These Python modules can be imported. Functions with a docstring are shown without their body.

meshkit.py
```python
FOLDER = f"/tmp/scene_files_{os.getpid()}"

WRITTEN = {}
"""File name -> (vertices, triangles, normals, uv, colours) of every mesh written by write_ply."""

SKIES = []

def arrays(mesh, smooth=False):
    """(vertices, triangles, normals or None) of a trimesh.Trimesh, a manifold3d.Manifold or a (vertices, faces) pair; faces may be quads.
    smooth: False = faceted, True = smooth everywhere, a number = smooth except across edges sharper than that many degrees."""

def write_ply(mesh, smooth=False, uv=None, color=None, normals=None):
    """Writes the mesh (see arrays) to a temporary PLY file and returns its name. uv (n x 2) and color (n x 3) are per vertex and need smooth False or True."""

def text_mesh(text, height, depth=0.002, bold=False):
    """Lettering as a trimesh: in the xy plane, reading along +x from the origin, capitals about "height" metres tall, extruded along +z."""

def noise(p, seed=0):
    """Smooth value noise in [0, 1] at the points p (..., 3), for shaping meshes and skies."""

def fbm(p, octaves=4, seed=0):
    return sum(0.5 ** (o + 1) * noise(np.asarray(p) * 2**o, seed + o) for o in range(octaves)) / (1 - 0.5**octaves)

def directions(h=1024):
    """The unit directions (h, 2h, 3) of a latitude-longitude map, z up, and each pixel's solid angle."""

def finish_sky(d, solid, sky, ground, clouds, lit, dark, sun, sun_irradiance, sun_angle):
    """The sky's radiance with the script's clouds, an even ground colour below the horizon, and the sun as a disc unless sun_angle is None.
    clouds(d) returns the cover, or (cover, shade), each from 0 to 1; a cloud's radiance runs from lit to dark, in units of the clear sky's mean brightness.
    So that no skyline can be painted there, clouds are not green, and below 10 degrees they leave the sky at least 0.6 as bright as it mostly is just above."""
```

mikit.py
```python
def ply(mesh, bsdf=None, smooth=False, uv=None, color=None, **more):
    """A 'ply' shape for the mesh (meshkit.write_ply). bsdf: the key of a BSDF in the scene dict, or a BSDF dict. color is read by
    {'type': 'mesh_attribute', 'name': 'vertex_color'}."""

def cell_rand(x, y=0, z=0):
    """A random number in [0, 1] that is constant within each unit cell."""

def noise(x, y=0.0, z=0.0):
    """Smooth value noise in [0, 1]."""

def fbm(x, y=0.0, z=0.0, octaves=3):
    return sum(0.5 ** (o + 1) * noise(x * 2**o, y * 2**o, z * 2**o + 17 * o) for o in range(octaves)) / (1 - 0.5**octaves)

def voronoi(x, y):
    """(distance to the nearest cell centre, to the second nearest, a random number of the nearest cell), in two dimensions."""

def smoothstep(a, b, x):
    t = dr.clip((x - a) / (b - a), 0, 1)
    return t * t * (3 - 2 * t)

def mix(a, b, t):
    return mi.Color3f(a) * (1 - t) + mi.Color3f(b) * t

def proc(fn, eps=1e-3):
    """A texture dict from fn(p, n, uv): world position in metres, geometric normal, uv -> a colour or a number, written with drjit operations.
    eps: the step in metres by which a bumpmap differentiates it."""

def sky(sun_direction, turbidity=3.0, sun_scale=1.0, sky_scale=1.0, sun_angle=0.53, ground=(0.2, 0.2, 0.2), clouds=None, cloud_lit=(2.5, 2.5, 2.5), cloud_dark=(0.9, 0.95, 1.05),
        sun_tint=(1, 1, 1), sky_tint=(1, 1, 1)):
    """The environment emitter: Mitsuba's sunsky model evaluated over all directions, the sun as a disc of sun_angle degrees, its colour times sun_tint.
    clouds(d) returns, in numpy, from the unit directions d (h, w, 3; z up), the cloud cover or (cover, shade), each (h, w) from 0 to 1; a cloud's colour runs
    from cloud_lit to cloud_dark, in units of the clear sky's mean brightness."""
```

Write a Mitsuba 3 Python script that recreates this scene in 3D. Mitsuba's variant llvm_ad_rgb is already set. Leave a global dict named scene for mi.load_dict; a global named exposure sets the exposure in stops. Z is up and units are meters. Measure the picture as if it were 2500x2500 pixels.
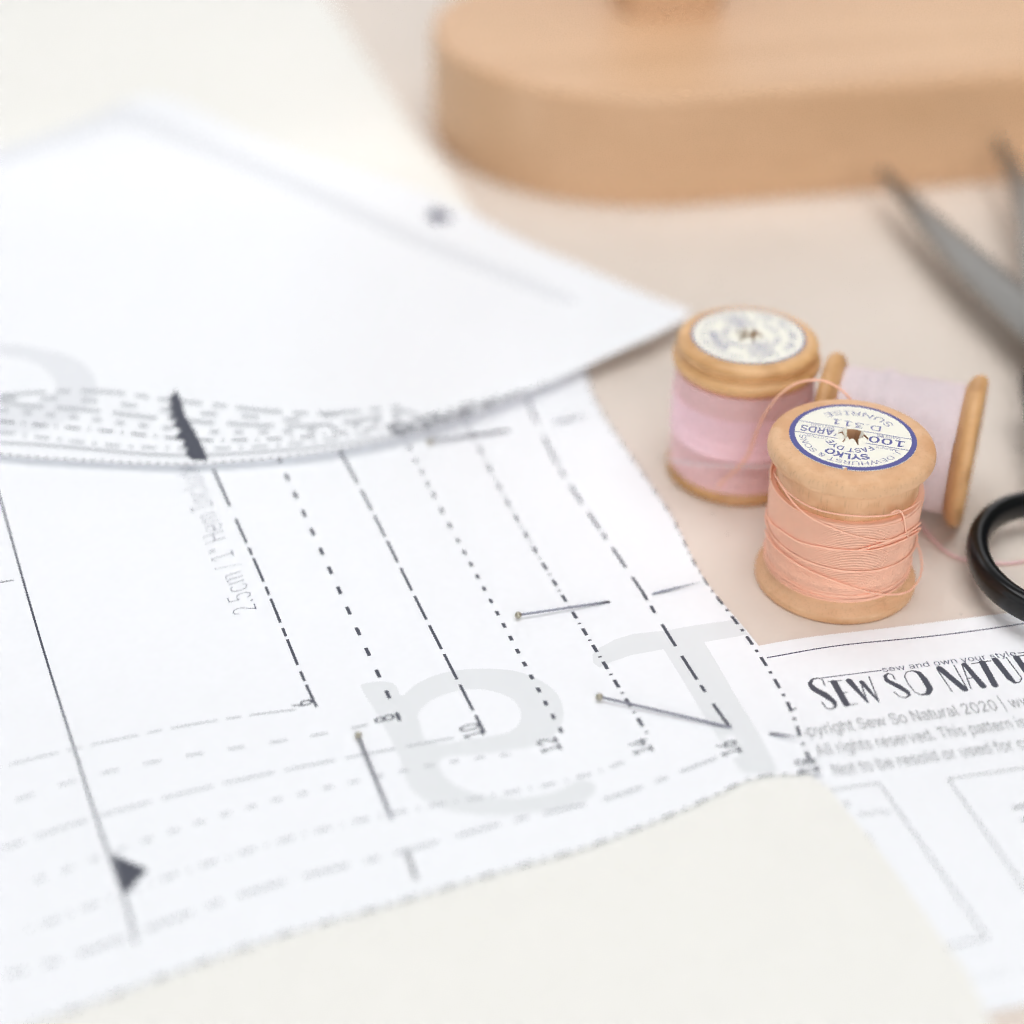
"""Dressmaking table: paper pattern pinned on cream cloth, cotton reels, shears and a wooden stand. Lengths in mm below, metres in the scene."""
import math, re
import numpy as np
import trimesh, shapely
from shapely import affinity
from shapely.geometry import Polygon, LineString, MultiPolygon
from shapely.ops import unary_union, substring
import drjit as dr
import mitsuba as mi
import mikit, meshkit
from mikit import noise, fbm, smoothstep, mix

T = mi.ScalarTransform4f
MM = 0.001
scene = {'type': 'scene'}
labels = {}

# ------------------------------------------------------------------ camera
PITCH = math.radians(34.2)
scene['camera'] = {
    'type': 'thinlens', 'fov': math.degrees(2 * math.atan(1250 / 4140.0)), 'fov_axis': 'x',
    'near_clip': 0.01, 'far_clip': 20.0, 'aperture_radius': 0.0062, 'focus_distance': 0.3155,
    'to_world': T().look_at(origin=[0, 0, 0.2], target=[0, math.cos(PITCH), 0.2 - math.sin(PITCH)], up=[0, 0, 1]),
}
exposure = 0.0


# ------------------------------------------------------------------ lamps
def lamp(key, centre, target, w, h, rgb):
    scene[key] = {'type': 'rectangle',
                  'to_world': T().look_at(origin=centre, target=target, up=[0.1, 0.2, 0.97]) @ T().scale([w / 2, h / 2, 1]),
                  'emitter': {'type': 'area', 'radiance': {'type': 'rgb', 'value': rgb}},
                  'bsdf': {'type': 'diffuse', 'reflectance': {'type': 'rgb', 'value': [.6, .6, .6]}}}


lamp('overhead_softbox', [0.08, 0.36, 1.05], [0.0, 0.30, 0.0], 0.9, 0.9, [3.35, 3.35, 3.38])
lamp('window_softbox', [-0.25, 2.30, 0.95], [0.0, 0.3, 0.0], 2.6, 1.5, [1.15, 1.17, 1.2])
lamp('added_side_softbox', [-1.30, -0.10, 0.65], [0.0, 0.3, 0.0], 1.2, 1.2, [.6, .61, .63])  # unseen panel, added for weak light from the left
lamp('added_fill_softbox', [0.30, -1.25, 0.75], [0.0, 0.3, 0.0], 1.9, 1.2, [2.75, 2.75, 2.75])  # unseen fill panel, added to brighten the sides facing the camera
for key, text in (('overhead_softbox', 'white softbox lamp hanging high over the table, outside the frame'), ('window_softbox', 'wide white softbox lamp behind the wooden stand, outside the frame'),
                  ('added_side_softbox', 'white softbox panel added left of the table as side fill, outside the frame'), ('added_fill_softbox', 'white fill softbox added behind the camera to brighten the fronts, outside the frame')):
    labels[key] = {'label': text, 'category': 'lamp'}

# ------------------------------------------------------------------ measured outlines (mm on the table; x right, y away)
D = {
 'L1': [[-61.41,291.01],[-54.61,276.39],[-47.6,261.33],[-41.93,247.76],[-34.8,230.22]],
 'L2': [[-47.68,292.75],[-41.46,279.23],[-35.24,265.35],[-28.85,250.06],[-22.3,233.57],[-19.46,225.81]],
 'L3': [[-36.37,299.23],[-27.7,281.57],[-18.73,260.37],[-9.98,237.74],[-4.8,223.44]],
 'L4': [[-22.74,307.01],[-14.85,287.87],[-6.78,267.69],[1.06,245.8],[9.71,220.79]],
 'L5': [[-10.6,321.83],[-0.94,293.37],[8.35,267.16],[17.16,241.87],[23.92,222.38]],
 'L6': [[3.57,336.3],[12.4,302.09],[23.66,269.24],[31.44,244.73],[38.23,224.73]],
 'L7': [[17.83,352.73],[20.46,332.62],[24.17,319.79],[27.68,308.46],[31.04,297.77],[33.81,287.58],[37.09,271.29],[39.03,264.94],[42.79,254.45],[45.47,246.29],[48.09,236.51],[49.53,229.64],[50.51,219.64],[51.9,213.27]],
 'H7': [[51.87,213.06],[48.99,212.86],[42.04,212.26],[35.21,208.59],[24.03,201.94],[13.37,196.46],[3.07,192.31],[-4.21,189.57],[-12.95,186.02],[-20.7,182.88],[-28.32,180.04],[-39.02,175.57],[-60.07,165.1],[-69.14,160.82]],
 'R1': [[-87.29,214.58],[-83.46,216.11],[-66.39,222.38],[-36.79,229.73]],
 'R2': [[-84.87,204.9],[-62.33,215.6],[-39.17,221.53],[-23.81,226.13]],
 'R3': [[-81.88,195.55],[-58.09,207.12],[-31.56,216.11],[-8.57,222.59]],
 'R4': [[-77.28,187.39],[-60.93,196.55],[-42.19,205.67],[-25.61,211.56],[-10.17,216.11],[2.82,218.18]],
 'R5': [[-74.13,178.16],[-51.43,190.89],[-30.78,199.97],[-12.25,205.67],[3.44,209.57],[17.48,215.09],[21.84,217.66]],
 'R6': [[-74.89,169.82],[-61.99,175.33],[-44.08,184.82],[-28.03,191.33],[-17.79,194.91],[0.0,201.85],[17.11,207.61],[27.81,213.06],[36.63,217.66]],
 'grain': [[-108.74,296.94],[-102.27,281.77],[-90.29,253.41],[-75.14,218.18],[-65.42,195.82],[-60.94,186.1],[-57.18,176.13]],
 'tick_left': [[-98.03,260.87],[-95.47,261.37]],
 'tick_hem': [[-17.02,195.28],[-15.14,188.96]],
 'tick_edge': [[49.73,229.53],[52.25,230.3]],
 'tri': [[-64.37,194.46],[-57.82,190.98],[-60.55,185.76]],
 'a_out': [[-27.44,236.14],[-25.8,236.77],[-23.28,237.11],[-21.34,236.5],[-20.64,235.26],[-19.9,233.08],[-18.72,234.65],[-16.52,237.17],[-13.2,239.24],[-8.12,240.6],[-3.0,240.75],[1.7,239.82],[5.5,237.36],[8.17,233.8],[9.12,229.66],[8.6,225.3],[6.9,222.26],[4.03,220.15],[-1.22,218.84],[-6.83,217.78],[-12.4,216.31],[-11.9,213.41],[-9.03,209.99],[-5.08,208.03],[0.38,207.2],[5.46,208.2],[9.02,209.88],[10.63,211.24],[13.39,211.35],[14.2,209.99],[13.46,208.03],[11.24,206.09],[6.17,204.45],[0.38,203.36],[-5.4,203.36],[-10.43,204.45],[-14.39,206.64],[-17.28,209.99],[-18.73,215.14],[-20.16,219.26],[-22.07,224.08],[-24.48,229.65],[-26.4,233.37]],
 'a_in': [[-16.72,227.78],[-16.19,229.65],[-14.21,232.29],[-10.93,234.19],[-7.17,235.16],[-2.95,234.41],[-0.01,232.5],[1.44,229.66],[1.43,226.54],[-0.01,224.08],[-2.86,222.74],[-7.72,221.77],[-14.59,221.17],[-15.97,224.69]],
 'one': [[43.8,256.0],[34.05,253.84],[28.63,252.27],[22.85,251.35],[19.24,249.59],[16.29,247.16],[14.91,245.09],[14.94,242.71],[16.05,241.36],[18.48,243.05],[22.04,244.95],[28.22,246.81],[31.96,234.77],[34.19,227.16],[36.73,219.85],[38.56,214.56],[39.51,213.12],[45.16,213.3],[44.5,217.48],[43.4,221.65],[40.51,232.2],[38.1,241.36],[36.02,248.89],[44.36,251.14]],
 'dL1': [16.1,22.5,23.7,25.7,26.5,32.7,34.0,36.1,37.1,43.4,44.8,47.0,47.8,54.7],
 'dL2': [0.0,5.0,9.9,14.9,19.8,25.0,30.1,35.5,41.0,46.7,52.4,58.5,64.4,70.6],
 'dL3': [0.0,10.7,12.5,18.2,19.7,25.7,26.9,33.0,34.6,41.2,42.7,49.6,51.2,58.2,59.6,67.0,68.5,75.9,77.2,82.2],
 'dL4': [0.0,2.7,6.7,10.3,13.9,17.3,31.3,38.7,50.2,57.8,65.7,73.4,81.0,88.6],
 'dL5': [0.0,5.9,12.0,18.2,24.5,30.1,35.6,41.3,46.6,57.9,63.1,68.7,74.1,84.6,95.6,101.2],
 'dL6': [0.0,10.8,16.0,26.9,28.5,31.9,35.3,42.6,46.2,52.7,54.1,56.4,59.5,66.7,70.1,78.2,80.0,82.3,85.9,92.8,95.8,103.0,104.6,106.6,110.0,116.9],
 't_hem': [-47.9,254.43,114.16,18.73,4.76],
 'n6': [-35.37,230.82,112.4],
 'n8': [-20.53,226.89,111.2],
 'n10': [-4.72,222.7,110.7],
 'n12': [8.77,219.01,109.4],
 'n14': [24.58,218.59,109.2],
 'n16': [39.77,217.97,108.1],
 'n18': [52.39,213.27,98.2],
 'six_h': 3.6589478085034517,
 'i_top': [[40.52,246.99],[45.84,248.69],[57.11,251.65],[68.13,253.65],[85.81,257.11],[98.69,259.5]],
 'i_bot': [[70.02,163.88],[75.37,166.13]],
 'i_border': [[45.22,244.7],[46.78,245.06],[58.0,248.08],[76.12,251.15],[97.73,255.66]],
 't_title': [56.86,230.9,11.63,35.67,8.27],
 't_E': [59.4,231.79,10.39,23.4,6.8],
 't_tag': [68.25,241.05,10.8,26.22,1.51],
 'rule1': [[56.55,239.36],[67.94,241.56]],
 'rule2': [[94.32,246.67],[98.74,247.47]],
 't_1': [50.49,223.29,11.75,37.41,3.07],
 't_2': [52.89,218.52,10.09,36.5,2.84],
 't_3': [54.94,213.63,12.27,33.21,2.67],
 'logo': [[[56.84,237.34,0.3],[56.73,238.81,0.25],[56.0,239.36,0.3],[54.87,239.02,0.45],[54.22,237.76,0.8],[54.74,236.3,1.3],[56.51,234.65,1.5],[57.83,232.81,1.0],[57.94,231.51,0.5],[57.11,230.78,0.3],[56.21,230.99,0.3],[55.71,232.6,0.35]],[[58.67,238.18,1.3],[59.97,232.08,1.3]],[[57.67,238.35,0.27],[60.16,238.68,0.27]],[[59.25,235.06,0.27],[60.59,235.35,0.27]],[[59.47,231.75,0.27],[61.89,232.24,0.27]],[[61.5,238.6,1.3],[63.89,232.73,0.5]],[[63.87,232.56,0.27],[63.58,237.13,0.27]],[[63.76,238.18,1.04],[65.86,232.97,0.4]],[[65.91,232.81,0.27],[65.31,239.78,0.27]],[[69.97,239.02,0.3],[69.75,240.29,0.25],[69.01,240.71,0.3],[68.23,239.86,0.6],[68.49,238.6,1.0],[70.34,236.93,1.2],[71.54,235.47,0.9],[71.79,234.65,0.5],[70.96,233.83,0.3],[69.94,234.12,0.25],[69.18,235.35,0.3]],[[73.66,241.48,0.25],[72.5,241.14,0.25],[71.85,239.86,0.25],[72.12,237.76,0.25],[72.89,235.47,0.25],[73.92,234.61,0.3],[75.22,235.06,0.9],[75.78,236.51,1.25],[75.35,239.02,1.25],[74.64,240.92,0.9],[73.66,241.48,0.3]],[[78.78,242.2,1.3],[82.06,236.26,1.3]],[[78.25,241.9,0.27],[79.66,235.6,0.27]],[[81.6,243.1,0.27],[82.63,236.18,0.27]],[[83.13,243.36,0.27],[83.28,236.43,0.27]],[[83.63,243.36,1.0],[85.63,237.13,1.3]],[[83.56,239.36,0.27],[85.15,239.69,0.27]],[[87.05,243.92,1.3],[87.85,237.43,1.3]],[[84.98,243.54,0.27],[88.7,244.4,0.27]],[[89.64,244.66,1.3],[91.04,239.44,1.3],[91.63,238.18,0.6],[92.52,238.26,0.25],[93.24,239.44,0.27],[91.84,245.36,0.27]],[[93.72,245.36,1.3],[95.03,239.1,1.3]],[[93.21,245.53,0.27],[95.42,246.1,0.3],[96.62,245.36,0.8],[96.55,243.49,0.9],[95.13,242.2,0.3]],[[95.13,242.2,0.9],[98.91,239.95,1.2]]],
 'letters': [],
 'box2': [[102.63,218.6],[74.13,212.88],[87.21,165.37]],
 'box1': [[53.76,210.18],[62.23,211.98],[72.6,177.87],[65.37,175.93],[58.08,200.0]],
 't_exact': [57.67,204.04,8.55,5.33,1.0],
 't_st': [55.57,206.23,8.72,1.32,1.46],
 'i_dash': [[83.41,205.98],[89.69,207.04]],
 'i_dash2': [[84.13,203.11],[88.94,204.15]],
 't_low': [67.82,168.79,16.95,9.29,1.73],
 'fab_top': [[-69.13,635.36],[-51.3,574.11],[-35.99,522.19],[-20.89,470.78],[-12.17,441.74]],
 'fab_bot': [[51.92,213.1],[53.5,209.8],[56.01,203.31],[58.24,198.24],[62.89,184.95],[65.38,176.98],[67.74,170.71],[69.31,161.22]],
 'flap_edge': [[-111.69,292.52,1.6,0.06],[-103.87,290.98,1.6,0.06],[-82.78,289.02,1.6,0.06],[-62.01,288.43,1.65,0.1],[-41.02,293.2,2.0,0.23],[-21.66,305.87,2.6,0.36],[0.0,329.86,3.1,0.45],[17.28,347.86,3.4,0.56],[30.37,358.2,4.2,0.52],[43.27,371.68,4.4,0.4]],
 'flap_far': [[44.07,378.57],[16.28,408.84],[-13.56,433.79],[-52.53,455.47],[-97.47,516.2],[-109.22,528.22],[-115.08,531.54],[-120.8,530.06],[-125.28,525.67],[-151.72,476.31],[-155.48,464.32]],
 'fa': [[-107.74,308.84],[-99.32,309.82],[-90.77,310.24],[-81.99,309.44],[-73.07,307.51],[-64.32,306.29],[-55.62,305.02],[-47.17,305.29],[-38.89,307.49],[-30.65,312.03],[-23.96,316.62]],
 'fb': [[-107.5,307.78],[-91.99,307.57],[-83.17,306.28],[-76.36,304.89],[-62.46,303.14],[-55.12,302.8],[-48.62,302.79],[-42.07,304.96],[-34.75,309.21]],
 'fc': [[-107.27,306.73],[-97.51,305.09],[-87.92,304.09],[-78.28,302.49],[-68.75,301.22],[-59.31,300.32],[-48.42,300.8],[-38.59,303.88],[-30.45,308.93],[-22.17,315.84]],
 'fd': [[-106.74,304.28],[-100.39,303.3],[-87.01,301.35],[-78.19,299.78],[-73.71,299.21],[-60.44,297.76],[-52.02,298.34],[-41.73,301.08],[-30.34,307.3],[-20.43,316.18]],
 'fe': [[-105.97,300.78],[-97.27,299.6],[-86.03,298.18],[-77.41,297.01],[-62.91,295.35],[-51.3,296.21],[-39.94,299.81],[-28.57,306.43],[-16.95,317.44]],
 'ff': [[-105.27,297.49],[-94.83,295.76],[-81.92,293.8],[-70.95,293.05],[-57.61,293.12],[-46.23,295.49],[-34.15,301.03],[-21.87,309.81],[-13.41,317.84]],
 'fg': [[-104.6,294.39],[-87.6,292.84],[-70.66,291.05],[-65.66,290.95],[-54.14,291.84],[-41.22,295.37],[-29.92,301.11],[-17.55,310.72],[-9.02,321.34]],
 'notch': [[-70.91,309.99],[-69.79,307.6],[-68.15,302.54],[-65.71,298.13],[-63.62,293.82],[-61.83,289.8],[-64.59,289.82],[-66.19,291.58],[-65.46,292.86],[-67.01,293.8],[-66.58,295.09],[-68.79,296.15],[-67.83,298.46],[-69.81,299.49],[-69.02,301.54],[-71.09,302.24],[-70.0,303.65],[-71.59,305.01],[-70.76,306.17],[-71.81,307.58]],
 'cee': [[-114.39,328.77],[-112.4,328.63],[-107.35,327.95],[-102.02,325.97],[-96.63,323.45],[-92.49,320.48],[-89.4,316.04],[-87.85,311.9],[-87.6,307.98],[-89.41,304.23],[-92.74,300.61],[-97.73,297.95],[-105.07,296.59],[-106.85,296.36],[-108.56,304.16],[-106.81,304.63],[-100.92,306.06],[-97.05,308.44],[-96.13,310.89],[-96.69,312.9],[-98.59,316.03],[-101.52,319.32],[-105.3,321.93],[-111.12,323.43],[-113.08,323.55]],
 'band1': [[-126.28,523.58],[-119.39,519.78],[-110.36,510.18],[-101.35,499.62],[-92.39,488.05],[-83.54,475.57],[-74.89,462.52],[-66.56,449.49],[-58.59,436.66],[-51.29,426.83],[-44.56,420.12],[-38.16,415.46],[-31.94,412.07],[-25.83,409.44],[-19.57,407.61],[-13.32,405.81],[-7.08,403.75],[-0.85,401.19],[5.33,397.86],[11.24,393.09],[17.01,387.31],[15.52,384.32],[5.24,389.63],[-0.84,392.3],[-6.95,394.18],[-13.06,395.49],[-19.16,396.47],[-25.23,397.35],[-31.16,399.46],[-37.16,402.12],[-43.29,405.71],[-49.67,410.82],[-56.47,418.33],[-63.92,429.16],[-71.74,440.44],[-79.99,452.64],[-88.62,465.3],[-97.54,477.85],[-106.62,489.8],[-115.78,500.86],[-122.37,503.9]],
 'band2': [[-126.28,523.58],[-122.37,503.9],[-127.7,494.53],[-132.58,484.44],[-137.02,473.76],[-141.06,462.71],[-144.8,451.66],[-147.39,444.5],[-156.09,474.48],[-153.19,481.65],[-148.61,491.24],[-143.6,500.24],[-138.18,508.61],[-132.4,516.37]],
 'blob': [[-23.11,421.59],[-21.03,429.74],[-15.33,425.19],[-20.75,417.17]],
 'ZB': 0.8,
 'O': [64.0,271.4],
 'K': [48.97,311.2],
 's1': [[49.76,267.2,26.39],[51.12,264.0,25.06],[52.82,261.62,23.66],[55.0,259.59,22.61],[58.56,257.58,21.71],[61.81,256.71,20.74],[65.45,256.62,19.66],[69.27,257.52,18.59],[71.93,258.84,18.24],[74.84,261.25,17.72],[78.35,267.19,14.61]],
 's2': [[49.22,269.94,15.54],[49.91,266.72,15.68],[51.38,263.57,16.25],[53.44,260.96,16.17],[56.63,258.51,16.58],[59.94,257.11,16.85],[64.1,256.55,16.96],[67.0,256.86,16.89],[69.99,257.81,17.08],[73.49,259.98,17.0],[77.79,265.88,15.08]],
 's3': [[64.07,256.42,17.0],[68.06,256.98,18.05],[71.86,258.64,18.52],[74.66,260.88,18.5],[77.51,264.93,17.5]],
 's5': [[69.75,257.76,24.57],[71.42,258.6,24.57],[72.27,259.12,23.36],[73.36,259.93,19.79],[74.55,261.02,16.86]],
 's6': [[49.46,268.62,26.32],[50.71,264.88,25.62],[52.72,261.82,25.09],[55.89,259.02,24.71],[60.26,257.08,24.75],[64.86,256.63,24.64],[69.79,257.78,24.28],[72.42,259.23,24.14],[76.29,263.15,23.92]],
 's4': [[49.23,270.48,11.88],[49.83,267.14,11.52],[51.75,263.09,11.4],[54.96,259.68,10.88],[58.35,257.72,10.23],[63.12,256.63,8.81],[66.95,256.9,7.26],[70.96,258.0,5.67],[74.13,259.0,5.07],[76.9,261.5,4.35],[79.07,265.0,4.26],[80.24,268.5,4.46],[80.46,271.5,5.37],[80.03,275.0,6.28]],
 'loopA': [[42.74,294.5,6.28],[45.31,293.92,9.86],[47.6,293.33,13.34],[48.78,292.75,17.65],[50.06,292.17,23.45],[51.43,291.58,27.32],[53.57,291.0,30.87],[55.8,290.42,33.11],[58.85,289.83,34.33],[61.49,289.25,34.39],[63.75,288.67,33.43],[66.3,288.08,31.26],[67.45,287.5,28.06]],
 'pinkB': [[33.72,309.43,3.41],[35.64,303.59,6.5],[38.12,300.34,8.07],[41.81,297.62,9.5],[45.54,296.24,10.18],[50.07,295.89,10.3],[54.4,296.84,9.79]],
 'pinkC': [[83.88,291.0,1.0],[84.58,287.71,1.0],[85.69,284.03,1.0],[86.98,280.41,1.0],[88.73,277.7,1.0],[90.47,276.43,1.0],[94.39,275.59,1.0],[98.14,275.17,1.0],[102.66,275.87,1.0],[111.49,278.13,1.0]],
 'lab_dir': 161.40309390591048,
 'pin1': [[1.17,255.42],[18.57,260.85],[27.61,263.61],[37.04,266.68]],
 'pin2': [[15.6,232.06],[38.24,224.49],[45.2,222.77],[49.8,221.5]],
 'pin3': [[-26.7,221.82],[-19.87,202.57],[-17.89,196.97],[-16.34,192.63]],
 'pin4': [[-17.49,307.64],[-0.91,320.56],[9.68,327.19],[17.65,330.33]],
}


# ------------------------------------------------------------------ materials
def two(b):
    return {'type': 'twosided', 'bsdf': b}


def rgb(*v):
    return {'type': 'rgb', 'value': list(v)}


def pr(color, rough=.6, spec=.4, **kw):
    return {'type': 'principled', 'base_color': color, 'roughness': rough, 'specular': spec, **kw}


def paper_fn(p, n, uv):
    f = fbm(p.x * 900., p.y * 900., p.z * 900., octaves=3)
    return mi.Color3f(.845, .86, .885) * (.985 + .03 * f)


def cloth_fn(p, n, uv):
    w = .5 + .25 * dr.sin(p.x * 9000.) + .25 * dr.sin(p.y * 9000.)
    f = fbm(p.x * 300., p.y * 300., 0., octaves=3)
    return mi.Color3f(.835, .828, .785) * (.965 + .03 * w + .02 * f)


def cloth_bump(p, n, uv):
    return dr.sin(p.x * 7000. + p.y * 900.) * dr.sin(p.y * 7000. - p.x * 900.)


def table_fn(p, n, uv):
    f = fbm(p.x * 60., p.y * 60., 3., octaves=4)
    g = noise(p.x * 2600., p.y * 2600., 0.)
    speck = smoothstep(.9, .96, noise(p.x * 520., p.y * 520., 9.)) * smoothstep(.6, .75, noise(p.x * 90., p.y * 90., 4.))
    c = mi.Color3f(.715, .634, .562) * (.965 + .05 * f + .02 * g)
    return c * (1. - .3 * speck)


def wood(ax, light, dark, stain, amount, k=1.):
    """Turned wood with its grain along the direction ax: fine pores drawn out along the grain, broader rings, brown handling stains."""
    a = np.asarray(ax, float) / np.linalg.norm(ax)
    b = np.cross(a, [.31, .17, .93]); b /= np.linalg.norm(b)
    c = np.cross(a, b)

    def fn(p, n, uv):
        u = p.x * a[0] + p.y * a[1] + p.z * a[2]
        v = p.x * b[0] + p.y * b[1] + p.z * b[2]
        w = p.x * c[0] + p.y * c[1] + p.z * c[2]
        rings = fbm(v * 420. * k, w * 120. * k, u * 18. * k, octaves=3)
        pores = smoothstep(.62, .9, noise(v * 5200., w * 5200., u * 420.))
        fine = noise(v * 1500., w * 1500., u * 90.)
        col = mix(mi.Color3f(*light), mi.Color3f(*dark), dr.clip(.15 + .75 * rings + .25 * (fine - .5), 0, 1))
        blot = smoothstep(.44, .74, fbm(p.x * 190., p.y * 190., p.z * 210. + 5., octaves=4))
        col = mix(col, mi.Color3f(*stain), blot * amount)
        return col * (1. - .13 * pores)
    return fn


def thread_fn(color, dirt):
    def fn(p, n, uv):
        f = noise(p.x * 500., p.y * 500., p.z * 500.)
        g = fbm(p.x * 160., p.y * 160., p.z * 420., octaves=3)
        return mix(mi.Color3f(*color) * (.97 + .04 * f), mi.Color3f(*dirt), dr.clip(g - .32, 0, 1) * .9)
    return fn


def steel_fn(p, n, uv):
    return mi.Color3f(.30, .292, .275) * (.93 + .1 * noise(p.x * 2600. + p.y * 600., p.y * 220., p.z * 800.))


LIL = -19.0
LILAX = (math.cos(math.radians(LIL)), math.sin(math.radians(LIL)), 0)
B = {
    'paper_white': two(pr(mikit.proc(paper_fn), .75, .25)),
    'ink_black': two(pr(rgb(.072, .078, .102), .6, .3)),
    'ink_text': two(pr(rgb(.24, .245, .255), .7, .2)),
    'ink_soft': two(pr(rgb(.46, .475, .50), .7, .2)),
    'ink_navy': two(pr(rgb(.07, .075, .13), .6, .3)),
    'ink_pale': two(pr(rgb(.735, .755, .77), .75, .2)),
    'ink_paler': two(pr(rgb(.745, .76, .79), .75, .2)),
    'cloth_cream': two({'type': 'bumpmap', 'arbitrary': mikit.proc(cloth_bump, 5e-5), 'scale': 2e-5, 'bsdf': pr(mikit.proc(cloth_fn), .85, .15, sheen=.3)}),
    'table_paint': two(pr(mikit.proc(table_fn), .5, .35)),
    'wood_worn': two(pr(mikit.proc(wood((0, 0, 1), (.765, .49, .295), (.655, .385, .21), (.57, .285, .125), .6)), .5, .4)),
    'wood_honey': two(pr(mikit.proc(wood((0, 0, 1), (.73, .455, .225), (.62, .35, .145), (.42, .20, .06), .5)), .38, .5)),
    'wood_lying': two(pr(mikit.proc(wood(LILAX, (.69, .415, .195), (.56, .305, .125), (.36, .165, .055), .6)), .45, .45)),
    'wood_plank': two(pr(mikit.proc(wood((.982, .19, 0), (.73, .485, .31), (.55, .325, .17), (.60, .385, .22), .2, .22)), .5, .45)),
    'thread_orange': two(pr(mikit.proc(thread_fn((.93, .55, .40), (.88, .48, .33))), .5, .35, sheen=.5)),
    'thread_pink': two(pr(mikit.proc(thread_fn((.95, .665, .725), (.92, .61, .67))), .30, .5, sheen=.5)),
    'thread_rose': two(pr(mikit.proc(thread_fn((.86, .575, .58), (.81, .51, .51))), .30, .5, sheen=.4)),
    'thread_lilac': two(pr(mikit.proc(thread_fn((.79, .69, .715), (.73, .62, .64))), .36, .5, sheen=.6)),
    'label_paper': two(pr(rgb(.84, .82, .72), .6, .3)),
    'label_blue': two(pr(rgb(.085, .085, .27), .5, .4)),
    'blade_steel': two(pr(mikit.proc(steel_fn), .34, .5, metallic=.85)),
    'pin_steel': two(pr(rgb(.21, .22, .265), .25, .5, metallic=1.0)),
    'pin_brass': two(pr(rgb(.40, .375, .30), .25, .5, metallic=.9)),
    'handle_black': two(pr(rgb(.008, .0085, .009), .2, .35)),
}
scene.update(B)


# ------------------------------------------------------------------ scene helpers
def number(name):
    k, i = name, 1
    while any(q == k or q.startswith(k + '__') for q in scene) or k in labels:
        k = '%s_%03d' % (name, i)
        i += 1
    return k


def thing(name, label, cat, group=None):
    k = number(name)
    labels[k] = {'label': label, 'category': cat}
    if group:
        labels[k]['group'] = group
    return k


def put(key, mesh, bsdf, smooth=30, label=None):
    """One entry of the scene; the mesh comes in mm."""
    k = number(key)
    m = mesh.copy()
    m.apply_scale(MM)
    scene[k] = mikit.ply(m, bsdf, smooth)
    if label:
        labels[k] = {'label': label}
    return k


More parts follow.
